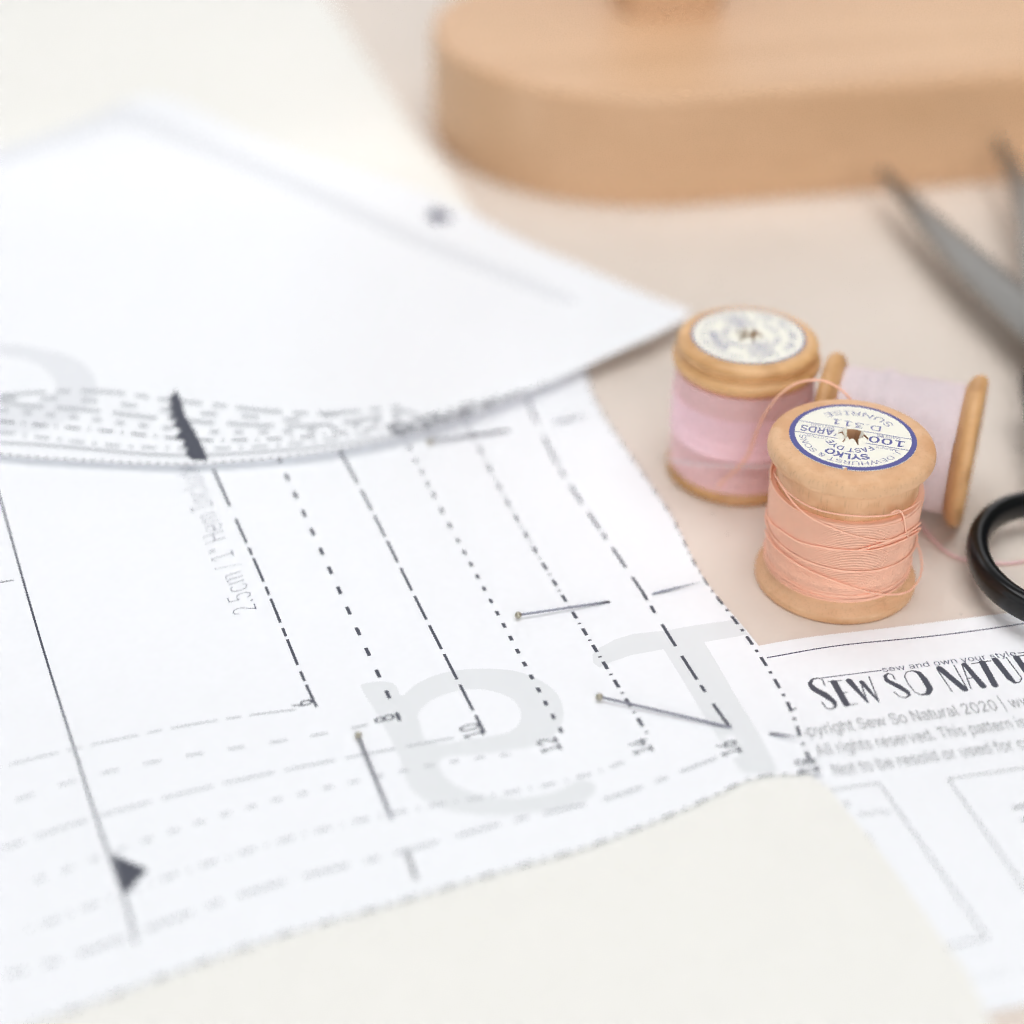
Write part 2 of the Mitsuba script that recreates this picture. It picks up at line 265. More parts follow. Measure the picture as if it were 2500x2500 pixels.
# ------------------------------------------------------------------ geometry helpers (mm)
def polys(g):
    if g is None or g.is_empty:
        return []
    return [q for q in getattr(g, 'geoms', [g]) if isinstance(q, Polygon) and q.area > 1e-4] if not isinstance(g, Polygon) else [g]


def flat(geom, cell):
    """(xy, faces) of a plane outline cut along a grid, so that it can be bent."""
    V, F, index = [], [], {}

    def vid(x, y):
        k = (round(x, 3), round(y, 3))
        if k not in index:
            index[k] = len(V)
            V.append((x, y))
        return index[k]
    for g in polys(geom):
        x0, y0, x1, y1 = g.bounds
        i0, i1, j0, j1 = int(x0 // cell), int(x1 // cell) + 1, int(y0 // cell), int(y1 // cell) + 1
        shapely.prepare(g)
        I, J = np.meshgrid(np.arange(i0, i1), np.arange(j0, j1), indexing='ij')
        I, J = I.ravel(), J.ravel()
        boxes = shapely.box(I * cell, J * cell, (I + 1) * cell, (J + 1) * cell)
        inside = shapely.contains_properly(g, boxes)
        touch = shapely.intersects(g, boxes) & ~inside
        for i, j in zip(I[inside], J[inside]):
            q = [vid(i * cell, j * cell), vid((i + 1) * cell, j * cell), vid((i + 1) * cell, (j + 1) * cell), vid(i * cell, (j + 1) * cell)]
            F += [(q[0], q[1], q[2]), (q[0], q[2], q[3])]
        for b in boxes[touch]:
            for piece in polys(g.intersection(b)):
                vv, ff = trimesh.creation.triangulate_polygon(piece, engine='earcut')
                ids = [vid(*p) for p in vv]
                for f in ff:
                    a, b_, c_ = ids[f[0]], ids[f[1]], ids[f[2]]
                    if len({a, b_, c_}) == 3:
                        F.append((a, b_, c_))
    V, F = np.array(V, float).reshape(-1, 2), np.array(F, int).reshape(-1, 3)
    e1, e2 = V[F[:, 1]] - V[F[:, 0]], V[F[:, 2]] - V[F[:, 0]]
    cr = e1[:, 0] * e2[:, 1] - e1[:, 1] * e2[:, 0]
    F[cr < 0] = F[cr < 0][:, ::-1]
    return V, F[np.abs(cr) > 1e-9]


def skin(geom, zfun, cell, off=0.):
    V, F = flat(geom, cell)
    return trimesh.Trimesh(np.c_[V, zfun(V[:, 0], V[:, 1]) + off], F, process=False)


def slab(geom, zfun, cell, thick):
    """A sheet with its real thickness below zfun."""
    V, F = flat(geom, cell)
    z = zfun(V[:, 0], V[:, 1])
    n = len(V)
    E = np.vstack([F[:, [0, 1]], F[:, [1, 2]], F[:, [2, 0]]])
    S = np.sort(E, 1)
    _, inv, cnt = np.unique(S, axis=0, return_inverse=True, return_counts=True)
    b = E[cnt[inv.ravel()] == 1]
    side = np.vstack([np.c_[b[:, 1], b[:, 0], b[:, 0] + n], np.c_[b[:, 1], b[:, 0] + n, b[:, 1] + n]])
    return trimesh.Trimesh(np.vstack([np.c_[V, z], np.c_[V, z - thick]]), np.vstack([F, F[:, ::-1] + n, side]), process=False)


def smooth_line(pts, step=2.0):
    """Catmull-like cubic through the points, resampled."""
    from scipy.interpolate import CubicSpline
    P = np.asarray(pts, float)
    t = np.r_[0, np.cumsum(np.linalg.norm(np.diff(P, axis=0), axis=1))]
    if len(P) < 3:
        return P
    n = max(3, int(t[-1] / step) + 1)
    return CubicSpline(t, P)(np.linspace(0, t[-1], n))


def dashes(line, spans, width):
    """Union of flat dashes: spans are (from, to) along the line."""
    L = LineString(line)
    out = [substring(L, a, b).buffer(width / 2, cap_style=2) for a, b in spans if b > a and a < L.length]
    return unary_union([o for o in out if not o.is_empty])


def spans(total, pattern, start=0.):
    """pattern: on, off, on, off ... repeated."""
    out, s, i = [], start, 0
    while s < total:
        if i % 2 == 0:
            out.append((max(s, 0), min(s + pattern[i % len(pattern)], total)))
        s += pattern[i % len(pattern)]
        i += 1
    return [o for o in out if o[1] > o[0]]


_glyphs = {}


def words(text, cap, thin=0., wide=1.0, fat=0.):
    """Lettering as plane shapes: baseline at the origin, capitals cap mm tall; thin and fat change the stroke (in units of the cap height)."""
    k = (text, thin, fat)
    if k not in _glyphs:
        m = meshkit.text_mesh(text, 1.0, 0.1)
        top = [Polygon(m.vertices[f][:, :2]) for f, nn in zip(m.faces, m.face_normals) if nn[2] > .9 and m.vertices[f][:, 2].min() > .05]
        g = unary_union([q.buffer(.002) for q in top])
        g = g.buffer(-thin - .002) if thin else g.buffer(fat)
        _glyphs[k] = g.simplify(.006)
    return affinity.scale(_glyphs[k], cap * wide, cap, origin=(0, 0))


def place(g, x, y, deg):
    return affinity.translate(affinity.rotate(g, deg, origin=(0, 0)), x, y)


def fit_words(text, spec, thin, end_trim=1.0):
    """Lettering set on a measured baseline: spec = x, y, angle, length, cap height."""
    x, y, a, length, cap = spec
    g = words(text, cap, thin)
    x0, _, x1, _ = g.bounds
    return place(affinity.scale(affinity.translate(g, -x0, 0), length * end_trim / (x1 - x0), 1, origin=(0, 0)), x, y, a)


def lathe(profile, seg=128):
    """Closed profile of (radius, z) turned round the z axis."""
    P = np.asarray(profile, float)
    n = len(P)
    a = np.arange(seg) / seg * 2 * np.pi
    V = np.stack([np.outer(np.cos(a), P[:, 0]), np.outer(np.sin(a), P[:, 0]), np.tile(P[:, 1], (seg, 1))], -1).reshape(-1, 3)
    i = np.arange(seg)[:, None] * n + np.arange(n)[None]
    j = (np.arange(seg)[:, None] + 1) % seg * n + np.arange(n)[None]
    i2, j2 = np.roll(i, -1, 1), np.roll(j, -1, 1)
    F = np.vstack([np.stack([i, j, j2], -1).reshape(-1, 3), np.stack([i, j2, i2], -1).reshape(-1, 3)])
    m = trimesh.Trimesh(V, F, process=False)
    if m.volume < 0:
        m.invert()
    return m


def tube(pts, r, sides=6, caps=True):
    """Round rod along the points; r may be one radius per point."""
    P = np.asarray(pts, float)
    n = len(P)
    r = np.broadcast_to(r, n)
    t = np.gradient(P, axis=0)
    t /= np.linalg.norm(t, axis=1, keepdims=True)
    up = np.array([0., 0, 1]) if abs(t[0, 2]) < .9 else np.array([1., 0, 0])
    V = []
    u = np.cross(up, t[0])
    for k in range(n):
        u = u - t[k] * (u @ t[k])
        u /= np.linalg.norm(u)
        w = np.cross(t[k], u)
        a = np.arange(sides) / sides * 2 * np.pi
        V.append(P[k] + r[k] * (np.cos(a)[:, None] * u + np.sin(a)[:, None] * w))
    V = np.vstack(V)
    i = (np.arange(n - 1)[:, None] * sides + np.arange(sides)[None]).ravel()
    j = (np.arange(n - 1)[:, None] * sides + (np.arange(sides)[None] + 1) % sides).ravel()
    F = np.vstack([np.c_[i, j, j + sides], np.c_[i, j + sides, i + sides]])
    if caps:
        V = np.vstack([V, P[:1], P[-1:]])
        k = np.arange(sides)
        F = np.vstack([F, np.c_[np.full(sides, n * sides), (k + 1) % sides, k],
                       np.c_[np.full(sides, n * sides + 1), (n - 1) * sides + k, (n - 1) * sides + (k + 1) % sides]])
    return trimesh.Trimesh(V, F, process=False)


def rounded_prism(outline, z0, z1, r, steps=4):
    """Upright block with its top and bottom edges rounded by r."""
    rings = []
    g = outline
    hs = [(z0 + r * .3 * (1 - math.cos(t)), r * .3 * (1 - math.sin(t))) for t in np.linspace(0, math.pi / 2, steps)]
    hs += [(z1 - r * (1 - math.cos(t)), r * (1 - math.sin(t))) for t in np.linspace(math.pi / 2, 0, steps)]
    base = np.array(g.exterior.coords)[:-1]
    if not g.exterior.is_ccw:
        base = base[::-1]
    d = np.roll(base, -1, 0) - np.roll(base, 1, 0)
    nrm = np.c_[d[:, 1], -d[:, 0]]
    nrm /= np.linalg.norm(nrm, axis=1, keepdims=True)
    n = len(base)
    for z, inset in hs:
        rings.append(np.c_[base - nrm * inset, np.full(n, z)])
    V = np.vstack(rings)
    k = np.arange(n)
    F = []
    for q in range(len(rings) - 1):
        i, j = q * n + k, q * n + (k + 1) % n
        F += [np.c_[i, j, j + n], np.c_[i, j + n, i + n]]
    _, ff = trimesh.creation.triangulate_polygon(Polygon(rings[-1][:, :2]), engine='earcut')
    top = (len(rings) - 1) * n
    F += [ff + top, ff[:, ::-1]]
    return trimesh.Trimesh(V, np.vstack(F), process=False)


def wave(x, y, k, amp, seed):
    return amp * (meshkit.fbm(np.c_[x * k, y * k, np.zeros_like(x) + seed], 2, seed) - .5)


def ease(t):
    t = np.clip(t, 0, 1)
    return t * t * (3 - 2 * t)


def swell(x, y):
    """The cloth and the papers on it are ruched up a little at the left."""
    return 19 * ease((y - 228) / 100) * ease((15 - x) / 75) * ease((525 - y) / 150)


# ------------------------------------------------------------------ the table
tb = rounded_prism(shapely.box(-620, -260, 760, 1150), -28, 0, 2.5)
scene['table_top'] = mikit.ply(tb.apply_scale(MM), 'table_paint', 30)
labels['table_top'] = {'label': 'beige painted table top', 'kind': 'structure'}

# ------------------------------------------------------------------ instruction sheet (lower right)
it = D['i_top']
ang = math.radians(11.4)
U, N = np.array([math.cos(ang), math.sin(ang)]), np.array([-math.sin(ang), math.cos(ang)])
top_line = smooth_line([(26.0, 243.0)] + it, 4.0)
end = top_line[-1] + U * 70
ib = np.array(D['i_bot'])
bl = ib[0] - U * 70
sheet = Polygon([tuple(q) for q in top_line] + [tuple(end), tuple(ib[1] + U * 130), tuple(ib[0]), tuple(bl), (8.0, 200.0)]).buffer(0)


def z_instr(x, y):
    return .45 + wave(x, y, .02, .35, 3)


k = thing('instruction_sheet', 'white printed instruction sheet with bold black title, at the lower right', 'paper')
put(k + '__sheet', slab(sheet, z_instr, 5., .12), 'paper_white', 20)


def ink(key, geom, zfun, mat, label=None, cell=5., off=.08, clip=None):
    g = geom if clip is None else geom.intersection(clip)
    if polys(g):
        put(key, skin(g, zfun, cell, off), mat, True, label)


def stroke(pts):
    """A brush stroke whose width changes along it."""
    c = [Polygon([(x + w / 2 * math.cos(a), y + w / 2 * math.sin(a)) for a in np.linspace(0, 2 * math.pi, 13)[:-1]]) for x, y, w in pts]
    return unary_union([unary_union([a, b]).convex_hull for a, b in zip(c, c[1:])])


ink(k + '__border_line', LineString(smooth_line(D['i_border'] + [list(np.array(D['i_border'][-1]) + U * 60)], 3.)).buffer(.16, cap_style=2), z_instr, 'ink_navy', clip=sheet)
logo = unary_union([stroke(s) for s in D['logo']])
ink(k + '__title_lettering', logo, z_instr, 'ink_black', 'bold black title lettering reading SEW SO NATURAL')
tag = fit_words('sew and own your style', D['t_tag'], .0)
rules = unary_union([LineString(D['rule1']).buffer(.13), LineString(D['rule2']).buffer(.13)])
ink(k + '__tagline', tag.union(rules), z_instr, 'ink_navy', 'small tagline between two thin rules')
x, y, a, ln, cap = D['t_1']


def text_line(full, part, spec, thin, cap=None):
    """Sets the whole line so that the part of it that was measured has its measured place and length."""
    x, y, a, ln, c0 = spec
    cap = cap or c0
    lead = full.split(part)[0]
    w = lambda s: (words(s + '|', 1., thin).bounds[2] - words('|', 1., thin).bounds[2]) if s else 0.
    x0, x1 = w(lead), w(lead + part)
    sc = ln / (x1 - x0)
    g = affinity.scale(words(full, 1., thin), sc, cap, origin=(0, 0))
    return place(affinity.translate(g, -x0 * sc, 0), x, y, a)


for full, part, spec in (('Copyright Sew So Natural 2020 | www', 'opyright Sew So Natural 2020', D['t_1']),
                         ('All rights reserved. This pattern is', 'All rights reserved. This pattern', D['t_2']),
                         ('Not to be resold or used for com', 'Not to be resold or used for', D['t_3'])):
    spec = list(spec)
    spec[2] = 11.4
    ink(k + '__small_print', text_line(full, part, spec, .0, 2.85), z_instr, 'ink_text', clip=sheet)
b2 = Polygon([D['box2'][1], D['box2'][0], list(np.array(D['box2'][0]) + np.array([12, -58.])), D['box2'][2]])
ink(k + '__printed_box', LineString([D['box2'][0], D['box2'][1], D['box2'][2]]).buffer(.14, join_style=2), z_instr, 'ink_text', clip=sheet)
ink(k + '__printed_box', LineString(D['box1']).buffer(.15, join_style=2), z_instr, 'ink_text', clip=sheet)
ink(k + '__box_lettering', fit_words('exactly', D['t_exact'], 0., 1.).union(fit_words('5:', D['t_st'], 0.)), z_instr, 'ink_text')
ink(k + '__box_lettering', LineString(D['i_dash']).buffer(.3, cap_style=2).union(LineString(D['i_dash2']).buffer(.3, cap_style=2)), z_instr, 'ink_text', clip=sheet)
ink(k + '__box_lettering', fit_words('page', D['t_low'], .0, .75), z_instr, 'ink_pale', clip=sheet)

# ------------------------------------------------------------------ cream cloth under the pattern
L7, H7 = smooth_line(D['L7'], 3.), smooth_line(D['H7'], 3.)
ft = D['fab_top']
d0 = np.array(ft[0]) - np.array(ft[2])
far = np.array(ft[0]) + d0 / np.linalg.norm(d0) * 330
inner = L7 - np.array([1.1, .1])
right = [tuple(far)] + [tuple(q) for q in ft] + [tuple(q) for q in inner] + [tuple(q) for q in D['fab_bot'][1:]] + [(78., 120.), (92., 20.)]
cloth_poly = Polygon(right + [(-420., 20.), (-420., float(far[1]))]).buffer(0)


def z_cloth(x, y):
    return 1.05 + swell(x, y) + wave(x, y, .012, .5, 7)


k = thing('cream_cloth', 'smooth cream cotton cloth spread flat on the table under the paper pattern', 'fabric')
put(k + '__cloth', slab(cloth_poly, z_cloth, 8., .5), 'cloth_cream', 20)

# ------------------------------------------------------------------ lower pattern sheet
tg7 = np.gradient(L7, axis=0)
tg7 /= np.linalg.norm(tg7, axis=1, keepdims=True)
cut = L7 + np.c_[-tg7[:, 1], tg7[:, 0]] * (.12 + 1.0 * ease((268 - L7[:, 1]) / 26))[:, None]
pat = Polygon([tuple(q) for q in cut] + [tuple(q) for q in H7[1:]] + [(-130., 145.), (-330., 145.), (-330., 420.), (-60., 440.), (8., 400.)]).buffer(0)


def z_pat(x, y):
    z = 1.42 + swell(x, y) + wave(x, y, .012, .5, 7) + wave(x, y, .03, .18, 11)
    for name in ('pin1', 'pin2', 'pin4'):       # the paper puckers where a pin dives under it
        b, c = np.array(D[name][1]), np.array(D[name][2])
        m, u = (b + c) / 2, (c - b) / np.linalg.norm(c - b)
        s, t = (x - m[0]) * u[0] + (y - m[1]) * u[1], -(x - m[0]) * u[1] + (y - m[1]) * u[0]
        z = z + .45 * np.exp(-(s / 4.) ** 2 - (t / 5.) ** 2)
    return z


def ip(key, geom, mat='ink_black', label=None):
    ink(key, geom, z_pat, mat, label, 4., .04 if mat == 'ink_pale' else .09, pat)


k = thing('paper_pattern', 'white paper sewing pattern with dashed size lines, pinned to the cloth in front', 'paper')
put(k + '__sheet', slab(pat, z_pat, 4., .11), 'paper_white', 20)
ip(k + '__page_letter', Polygon(smooth_line(D['a_out'] + D['a_out'][:1], 1.5), [smooth_line(D['a_in'] + D['a_in'][:1], 1.5)]).buffer(0), 'ink_pale', 'large pale grey printed letter a')
ip(k + '__page_number', Polygon(D['one']).buffer(0), 'ink_pale', 'large pale grey printed numeral')


def pairs(v):
    return list(zip(v[0::2], v[1::2]))


def between(v, duty, dots=None):
    """Dashes that start at the listed places, each taking a share of the way to the next, with an optional dot after it."""
    out = []
    v = list(v) + [2 * v[-1] - v[-2]]
    for a, b in zip(v, v[1:]):
        out.append((a - (b - a) * duty / 2, a + (b - a) * duty / 2))
        if dots:
            out.append((a + (b - a) * (.5 - dots / 2), a + (b - a) * (.5 + dots / 2)))
    return [(max(a, 0), b) for a, b in out]


lines = {n: smooth_line(D[n], 2.) for n in ('L1', 'L2', 'L3', 'L4', 'L5', 'L6', 'R1', 'R2', 'R3', 'R4', 'R5', 'R6')}
d1 = D['dL1']
s1 = pairs(d1)
per = d1[4] - d1[0] if d1[4] > d1[0] else 15.
s1 = [(d1[0] - 13.8 * q - 0., d1[0] - 13.8 * q + 8.6) for q in (2, 1)] + [(d1[2] - 13.8 * q, d1[2] - 13.8 * q + 2.8) for q in (3, 2, 1)] + s1 + [(d1[-1] + 1.7, d1[-1] + 4.4), (d1[-1] + 5.4, d1[-1] + 20)]
s1 = [(max(a, 0), b) for a, b in s1 if b > 0]
d4 = D['dL4']
full4 = []
for a, b in zip(d4, d4[1:]):
    n = max(1, round((b - a) / 4.45))
    full4 += [a + (b - a) * q / n for q in range(n)]
full4.append(d4[-1])
d5, full5 = D['dL5'], []
for a, b in zip(d5, d5[1:]):
    n = max(1, round((b - a) / 6.0))
    full5 += [a + (b - a) * q / n for q in range(n)]
full5.append(d5[-1])
ip(k + '__size_line', dashes(lines['L1'], s1, .55))
ip(k + '__size_line', dashes(lines['L2'], between(D['dL2'], .37), .72))
ip(k + '__size_line', dashes(lines['L3'], pairs(D['dL3']), .58))
ip(k + '__size_line', dashes(lines['L4'], between(full4, .36), .72))
ip(k + '__size_line', dashes(lines['L5'], between(full5, .42, .08), .72))
ip(k + '__size_line', dashes(lines['L6'], pairs(D['dL6']), .66))
for n, patn, st, w in (('R1', [8.2, 1.5, 2.6, 1.5], -2., .42), ('R2', [3.0, 4.2], -1., .5), ('R3', [8.6, 1.9], -3., .5), ('R4', [1.7, 2.7], -1., .55),
                       ('R5', [2.7, 1.6, .5, 1.6], -1., .55), ('R6', [7.4, 2.6, 2.4, 2.6, 7.4, 3.2], -4., .62)):
    ln = LineString(lines[n])
    far_end = ln.length
    sp = [(far_end - b, far_end - a) for a, b in spans(far_end, patn, 3.2 if n in ('R4', 'R5') else 1.6)]
    ip(k + '__hem_line', dashes(lines[n], sp, w), 'ink_soft')
edge = np.vstack([L7, H7[1:]])
el = LineString(edge)
ip(k + '__cutting_edge_line', dashes(edge, spans(el.length, [2.7, 1.55, .75, 1.55], 1.), .66), 'ink_black', 'dashes printed along the cut edge')
ip(k + '__seam_line', LineString(smooth_line(D['grain'], 3.)).buffer(.21), 'ink_black')
ip(k + '__tick_mark', LineString(D['tick_left']).buffer(.13, cap_style=2))
ip(k + '__tick_mark', LineString(D['tick_hem']).buffer(.35, cap_style=2), 'ink_text')
ip(k + '__tick_mark', LineString(D['tick_edge']).buffer(.16, cap_style=2))
ip(k + '__notch_mark', Polygon(D['tri']), 'ink_black', 'black triangular notch mark')
ip(k + '__hem_lettering', text_line('2.5cm / 1" Hem Included', '2.5cm / 1" ', D['t_hem'], .036), 'ink_navy', 'thin lettering beside the first dashed line')
for n in ('6', '8', '10', '12', '14', '16', '18'):
    x, y, a = D['n' + n]
    ip(k + '__size_number', place(words(n, 3.6, 0., .62, .012), x, y, a))

# ------------------------------------------------------------------ upper pattern sheet, curling up along its near edge
from scipy.interpolate import CubicSpline, PchipInterpolator
from scipy.spatial import cKDTree
fe = np.array(D['flap_edge'])
tt = np.r_[0, np.cumsum(np.linalg.norm(np.diff(fe[:, :2], axis=0), axis=1))]
ts = np.linspace(0, tt[-1], 400)
ex, ey = CubicSpline(tt, fe[:, 0])(ts), CubicSpline(tt, fe[:, 1])(ts)
ez, es = PchipInterpolator(tt, fe[:, 2])(ts), PchipInterpolator(tt, fe[:, 3])(ts)
tree = cKDTree(np.c_[ex, ey])


def z_flap(x, y):
    d, i = tree.query(np.c_[x, y])
    lift = ez[i] - D['ZB']
    return 1.42 + swell(x, y) + wave(x, y, .012, .5, 7) + D['ZB'] + lift * np.exp(-d * es[i] / lift)


near = np.c_[ex, ey][::6]
flap = Polygon([(-320., 345.)] + [tuple(q) for q in near] + [tuple(q) for q in smooth_line(D['flap_far'], 6.)] + [(-320., 300.)]).buffer(0)
flap = Polygon([tuple(q) for q in np.vstack([near, [fe[-1, :2]]])] + [tuple(q) for q in D['flap_far'][:-1]] + [(-320., 300.), (-300., 330.)]).buffer(0)


def fp(key, geom, mat='ink_black', label=None):
    ink(key, geom, z_flap, mat, label, 3., {'ink_paler': .04, 'ink_soft': .07}.get(mat, .1), flap)


k = thing('paper_pattern', 'blank white pattern sheet on top, near edge curling up, corner pointing at the pink reel', 'paper')
put(k + '__sheet', slab(flap, z_flap, 3., .11), 'paper_white', 20)
fp(k + '__border_band', Polygon(D['band1']).buffer(0), 'ink_paler')
fp(k + '__border_band', Polygon(D['band2']).buffer(0), 'ink_paler')
fp(k + '__page_letter', Polygon(D['cee']).buffer(0), 'ink_paler', 'pale grey curved letter at the left')
fp(k + '__corner_mark', Polygon(D['blob']), 'ink_navy')
fp(k + '__notch_mark', Polygon(D['notch']).buffer(.3, join_style=2, mitre_limit=6), 'ink_black', 'saw-edged black notch mark running over the curl')
for n, patn, w in (('fa', [9.5, 2.2, 3., 2.2], 1.15), ('fb', [3.6, 5.], 1.15), ('fc', [9.6, 2.6], 1.15), ('fd', [2.0, 3.], 1.15), ('fe', [3.2, 1.6, .6, 1.6], .55), ('ff', [3.2, 1.7, .9, 1.7], .8), ('fg', [400, 1.], .9)):
    ln = smooth_line(D[n], 2.)
    fp(k + '__size_line', dashes(ln, spans(LineString(ln).length, patn), w), 'ink_black' if n == 'fe' else 'ink_soft')
ed = np.c_[ex, ey]
lo, hi = np.searchsorted(ts, tt[4] + .85 * (tt[5] - tt[4])), np.searchsorted(ts, tt[6] + .5 * (tt[7] - tt[6]))
tg = np.gradient(ed, axis=0)
tg /= np.linalg.norm(tg, axis=1, keepdims=True)
for q, (dist, patn, w) in enumerate(((.75, [3.2, 1.2, 1., 1.2], 1.1), (2.0, [7., 1.6], .9), (3.2, [2.4, 1.6], .9), (4.4, [5., 2., 2., 2.], .7))):
    ln = ed[lo:hi - 14 * q] + np.c_[-tg[:, 1], tg[:, 0]][lo:hi - 14 * q] * dist
    fp(k + '__size_line', dashes(ln, spans(LineString(ln).length, patn), w))
fp(k + '__cutting_edge_line', dashes(ed, spans(LineString(ed).length * .8, [1.1, .8]), 1.0), 'ink_text', 'fine dashes printed along the curled edge')

# ------------------------------------------------------------------ pins
PIN_LABELS = ['steel dressmaking pin in sharp focus near the middle, right of the dotted line',
              'steel pin slanting across the pale numeral, close to the cut corner of the pattern',
              'blurred steel pin crossing the hem lines at the stem of the pale letter',
              'blurred steel pin close under the curled edge of the upper sheet']
for i, name in enumerate(('pin1', 'pin2', 'pin3', 'pin4')):
    P = np.array(D[name])
    kk = thing('dressmaking_pin', PIN_LABELS[i], 'pin', 'pins holding the pattern to the cloth')
    zs = z_pat(P[:, 0], P[:, 1])
    Z = [zs[0] + .95, zs[1] + .25, zs[2] + .25, zs[3] + .8]
    a, b, c_, d_ = [np.array([P[q, 0], P[q, 1], Z[q]]) for q in range(4)]
    m = (b + c_) / 2 - [0, 0, 1.3]
    if name == 'pin3':
        c_, d_, m = b + (b - a) * .2 - [0, 0, 1.], b + (b - a) * .5 - [0, 0, 1.2], b + (b - a) * .1 - [0, 0, .7]
    path = np.vstack([np.linspace(a, b, 8), [b + (c_ - b) * .12 - [0, 0, 1.0], m, c_ + (b - c_) * .12 - [0, 0, 1.0]], np.linspace(c_, d_, 6)])
    rad = np.full(len(path), .235)
    rad[-4:] = [.22, .17, .11, .03]
    put(kk + '__shaft', tube(path, rad, 10), 'pin_steel', 40)
    h = trimesh.creation.icosphere(3, .68)
    h.apply_scale([1, 1, .94])
    h.apply_translation(a)
    put(kk + '__head', h, 'pin_brass', True)

# ------------------------------------------------------------------ cotton reels
def turn(deg):
    a = math.radians(deg)
    return np.array([[math.cos(a), -math.sin(a), 0], [math.sin(a), math.cos(a), 0], [0, 0, 1]])


def pose(m, R, t):
    m = m.copy()
    m.vertices = m.vertices @ np.asarray(R).T + t
    return m


def arc_words(text, cap, radius, span, top=True, thin=0., fat=0.):
    """Lettering bent round a circle, centred on its top (or bottom), spanning span degrees."""
    g = words(text, cap, thin, 1., fat)
    x0, _, x1, _ = g.bounds
    g = shapely.segmentize(g, .25)

    def bend(c):
        u = (c[:, 0] - x0) / (x1 - x0) - .5
        if top:
            a = math.pi / 2 - u * math.radians(span)
            r = radius + c[:, 1]
        else:
            a = -math.pi / 2 + u * math.radians(span)
            r = radius - c[:, 1]
        return np.c_[r * np.cos(a), r * np.sin(a)]
    return shapely.transform(g, bend).buffer(0)


def wide_words(text, cap, x0, x1, y, thin=0., fat=0.):
    g = words(text, cap, thin, 1., fat)
    a, _, b, _ = g.bounds
    return affinity.translate(affinity.scale(affinity.translate(g, -a, 0), (x1 - x0) / (b - a), 1, origin=(0, 0)), x0, y)


RL = 11.85
rng = np.random.default_rng(5)
HOLE = 2.9
ring_outer = shapely.Point(0, 0).buffer(RL, 64)
chips = unary_union([place(Polygon([(-w, -.9 * w), (w, -.7 * w), (w * .4, w * 2.), (-w * .5, w * 1.8)]), (RL + .05) * math.cos(t), (RL + .05) * math.sin(t), math.degrees(t) + 90)
                     for t, w in ((1.62, .42), (1.0, .12), (.72, .16), (.3, .1), (-.6, .13), (-1.9, .2), (-2.2, .1))])
ring_outer = ring_outer.difference(chips)
hole = shapely.Point(0, 0).buffer(HOLE, 10)


def label_print(reading):
    """The label's printing, in its own frame: x along the lines, y towards the top of the letters."""
    ring = ring_outer.difference(affinity.translate(shapely.Point(0, 0).buffer(10.85, 64), 0, -.28))
    ring = ring.difference(affinity.translate(shapely.Point(0, 0).buffer(.35, 6), -.3, 11.35))
    inner = affinity.translate(shapely.Point(0, 0).buffer(10.95, 64), 0, -.22)
    g = [LineString([(-11.5, 1.55), (11.5, 1.55)]).buffer(.11, cap_style=2).intersection(inner),
         LineString([(-11.5, -2.55), (11.5, -2.55)]).buffer(.11, cap_style=2).intersection(inner),
         arc_words('J. DEWHURST & SONS', 1.25, 8.75, 152, True, .008),
         arc_words('SYLKO', 1.75, 6.3, 66, True, 0, .05), arc_words('FAST DYE', 1.45, 4.15, 112, True, 0, .02),
         wide_words("MERC'D", .72, -8.4, -4.7, 1.9), wide_words('COTTON', .72, 4.4, 8.2, 1.9),
         wide_words('100', 2.1, -9.6, -3.0, -1.25, 0, .02), wide_words('YARDS', 2.1, 2.0, 9.9, -1.25, 0, .02),
         wide_words('MADE IN', .66, -8.6, -4.4, -2.25), wide_words('BRITAIN', .66, 3.9, 8.3, -2.25),
         wide_words('91', .95, -5.6, -4.2, -2.2), wide_words('S', .9, 4.0, 4.7, -1.5)]
    if reading == 'full':
        g += [wide_words('D.311', 1.9, -4.6, 4.6, -5.35), arc_words('SUNRISE', 1.65, 9.5, 92, False, .01)]
    else:       # the rest of the print is out of focus in the photograph: rows of letter-sized strokes
        for rad, n, h in ((8.6, 19, 1.3), (5.6, 11, 1.1)):
            for q in range(n):
                t = -math.pi / 2 + (q / (n - 1) - .5) * 1.9
                if (q * 7) % 5 != 3:
                    g.append(LineString([((rad + d) * math.cos(t + e), (rad + d) * math.sin(t + e)) for d, e in ((0, 0), (h, .012 * ((q * 5) % 7 - 3)))]).buffer(.19))
        ring = ring_outer.difference(shapely.Point(0, 0).buffer(11.4, 64))
        inner = shapely.Point(0, 0).buffer(11.4, 64)
    return unary_union(g).difference(shapely.Point(0, 0).buffer(HOLE + .15, 16)).intersection(inner), ring


def torn_flaps(seed):
    """Paper of the label torn open over the bore and pushed down into it."""
    r = np.random.default_rng(seed)
    out = []
    n = 6
    for q in range(n):
        if q == 4:
            continue
        a0, a1 = 2 * math.pi * q / n + r.uniform(0, .12), 2 * math.pi * (q + 1) / n - r.uniform(0, .12)
        am = (a0 + a1) / 2 + r.uniform(-.25, .25)
        rt, dz = r.uniform(.2, 1.3), r.uniform(.9, 2.3)
        A = [[HOLE * 1.06 * math.cos(a), HOLE * 1.06 * math.sin(a), .02] for a in np.linspace(a0, a1, 5)]
        mid = [[(HOLE * .72) * math.cos(a), (HOLE * .72) * math.sin(a), .55 + r.uniform(-.35, .6)] for a in np.linspace(a0 + .12, a1 - .12, 5)]
        tip = [[rt * math.cos(am), rt * math.sin(am), -dz]]
        V = np.array(A + mid + tip)
        F = []
        for j in range(4):
            F += [[j, j + 1, 6 + j], [j, 6 + j, 5 + j], [5 + j, 6 + j, 10]]
        out.append(trimesh.Trimesh(V, F, process=False))
    return trimesh.util.concatenate(out)


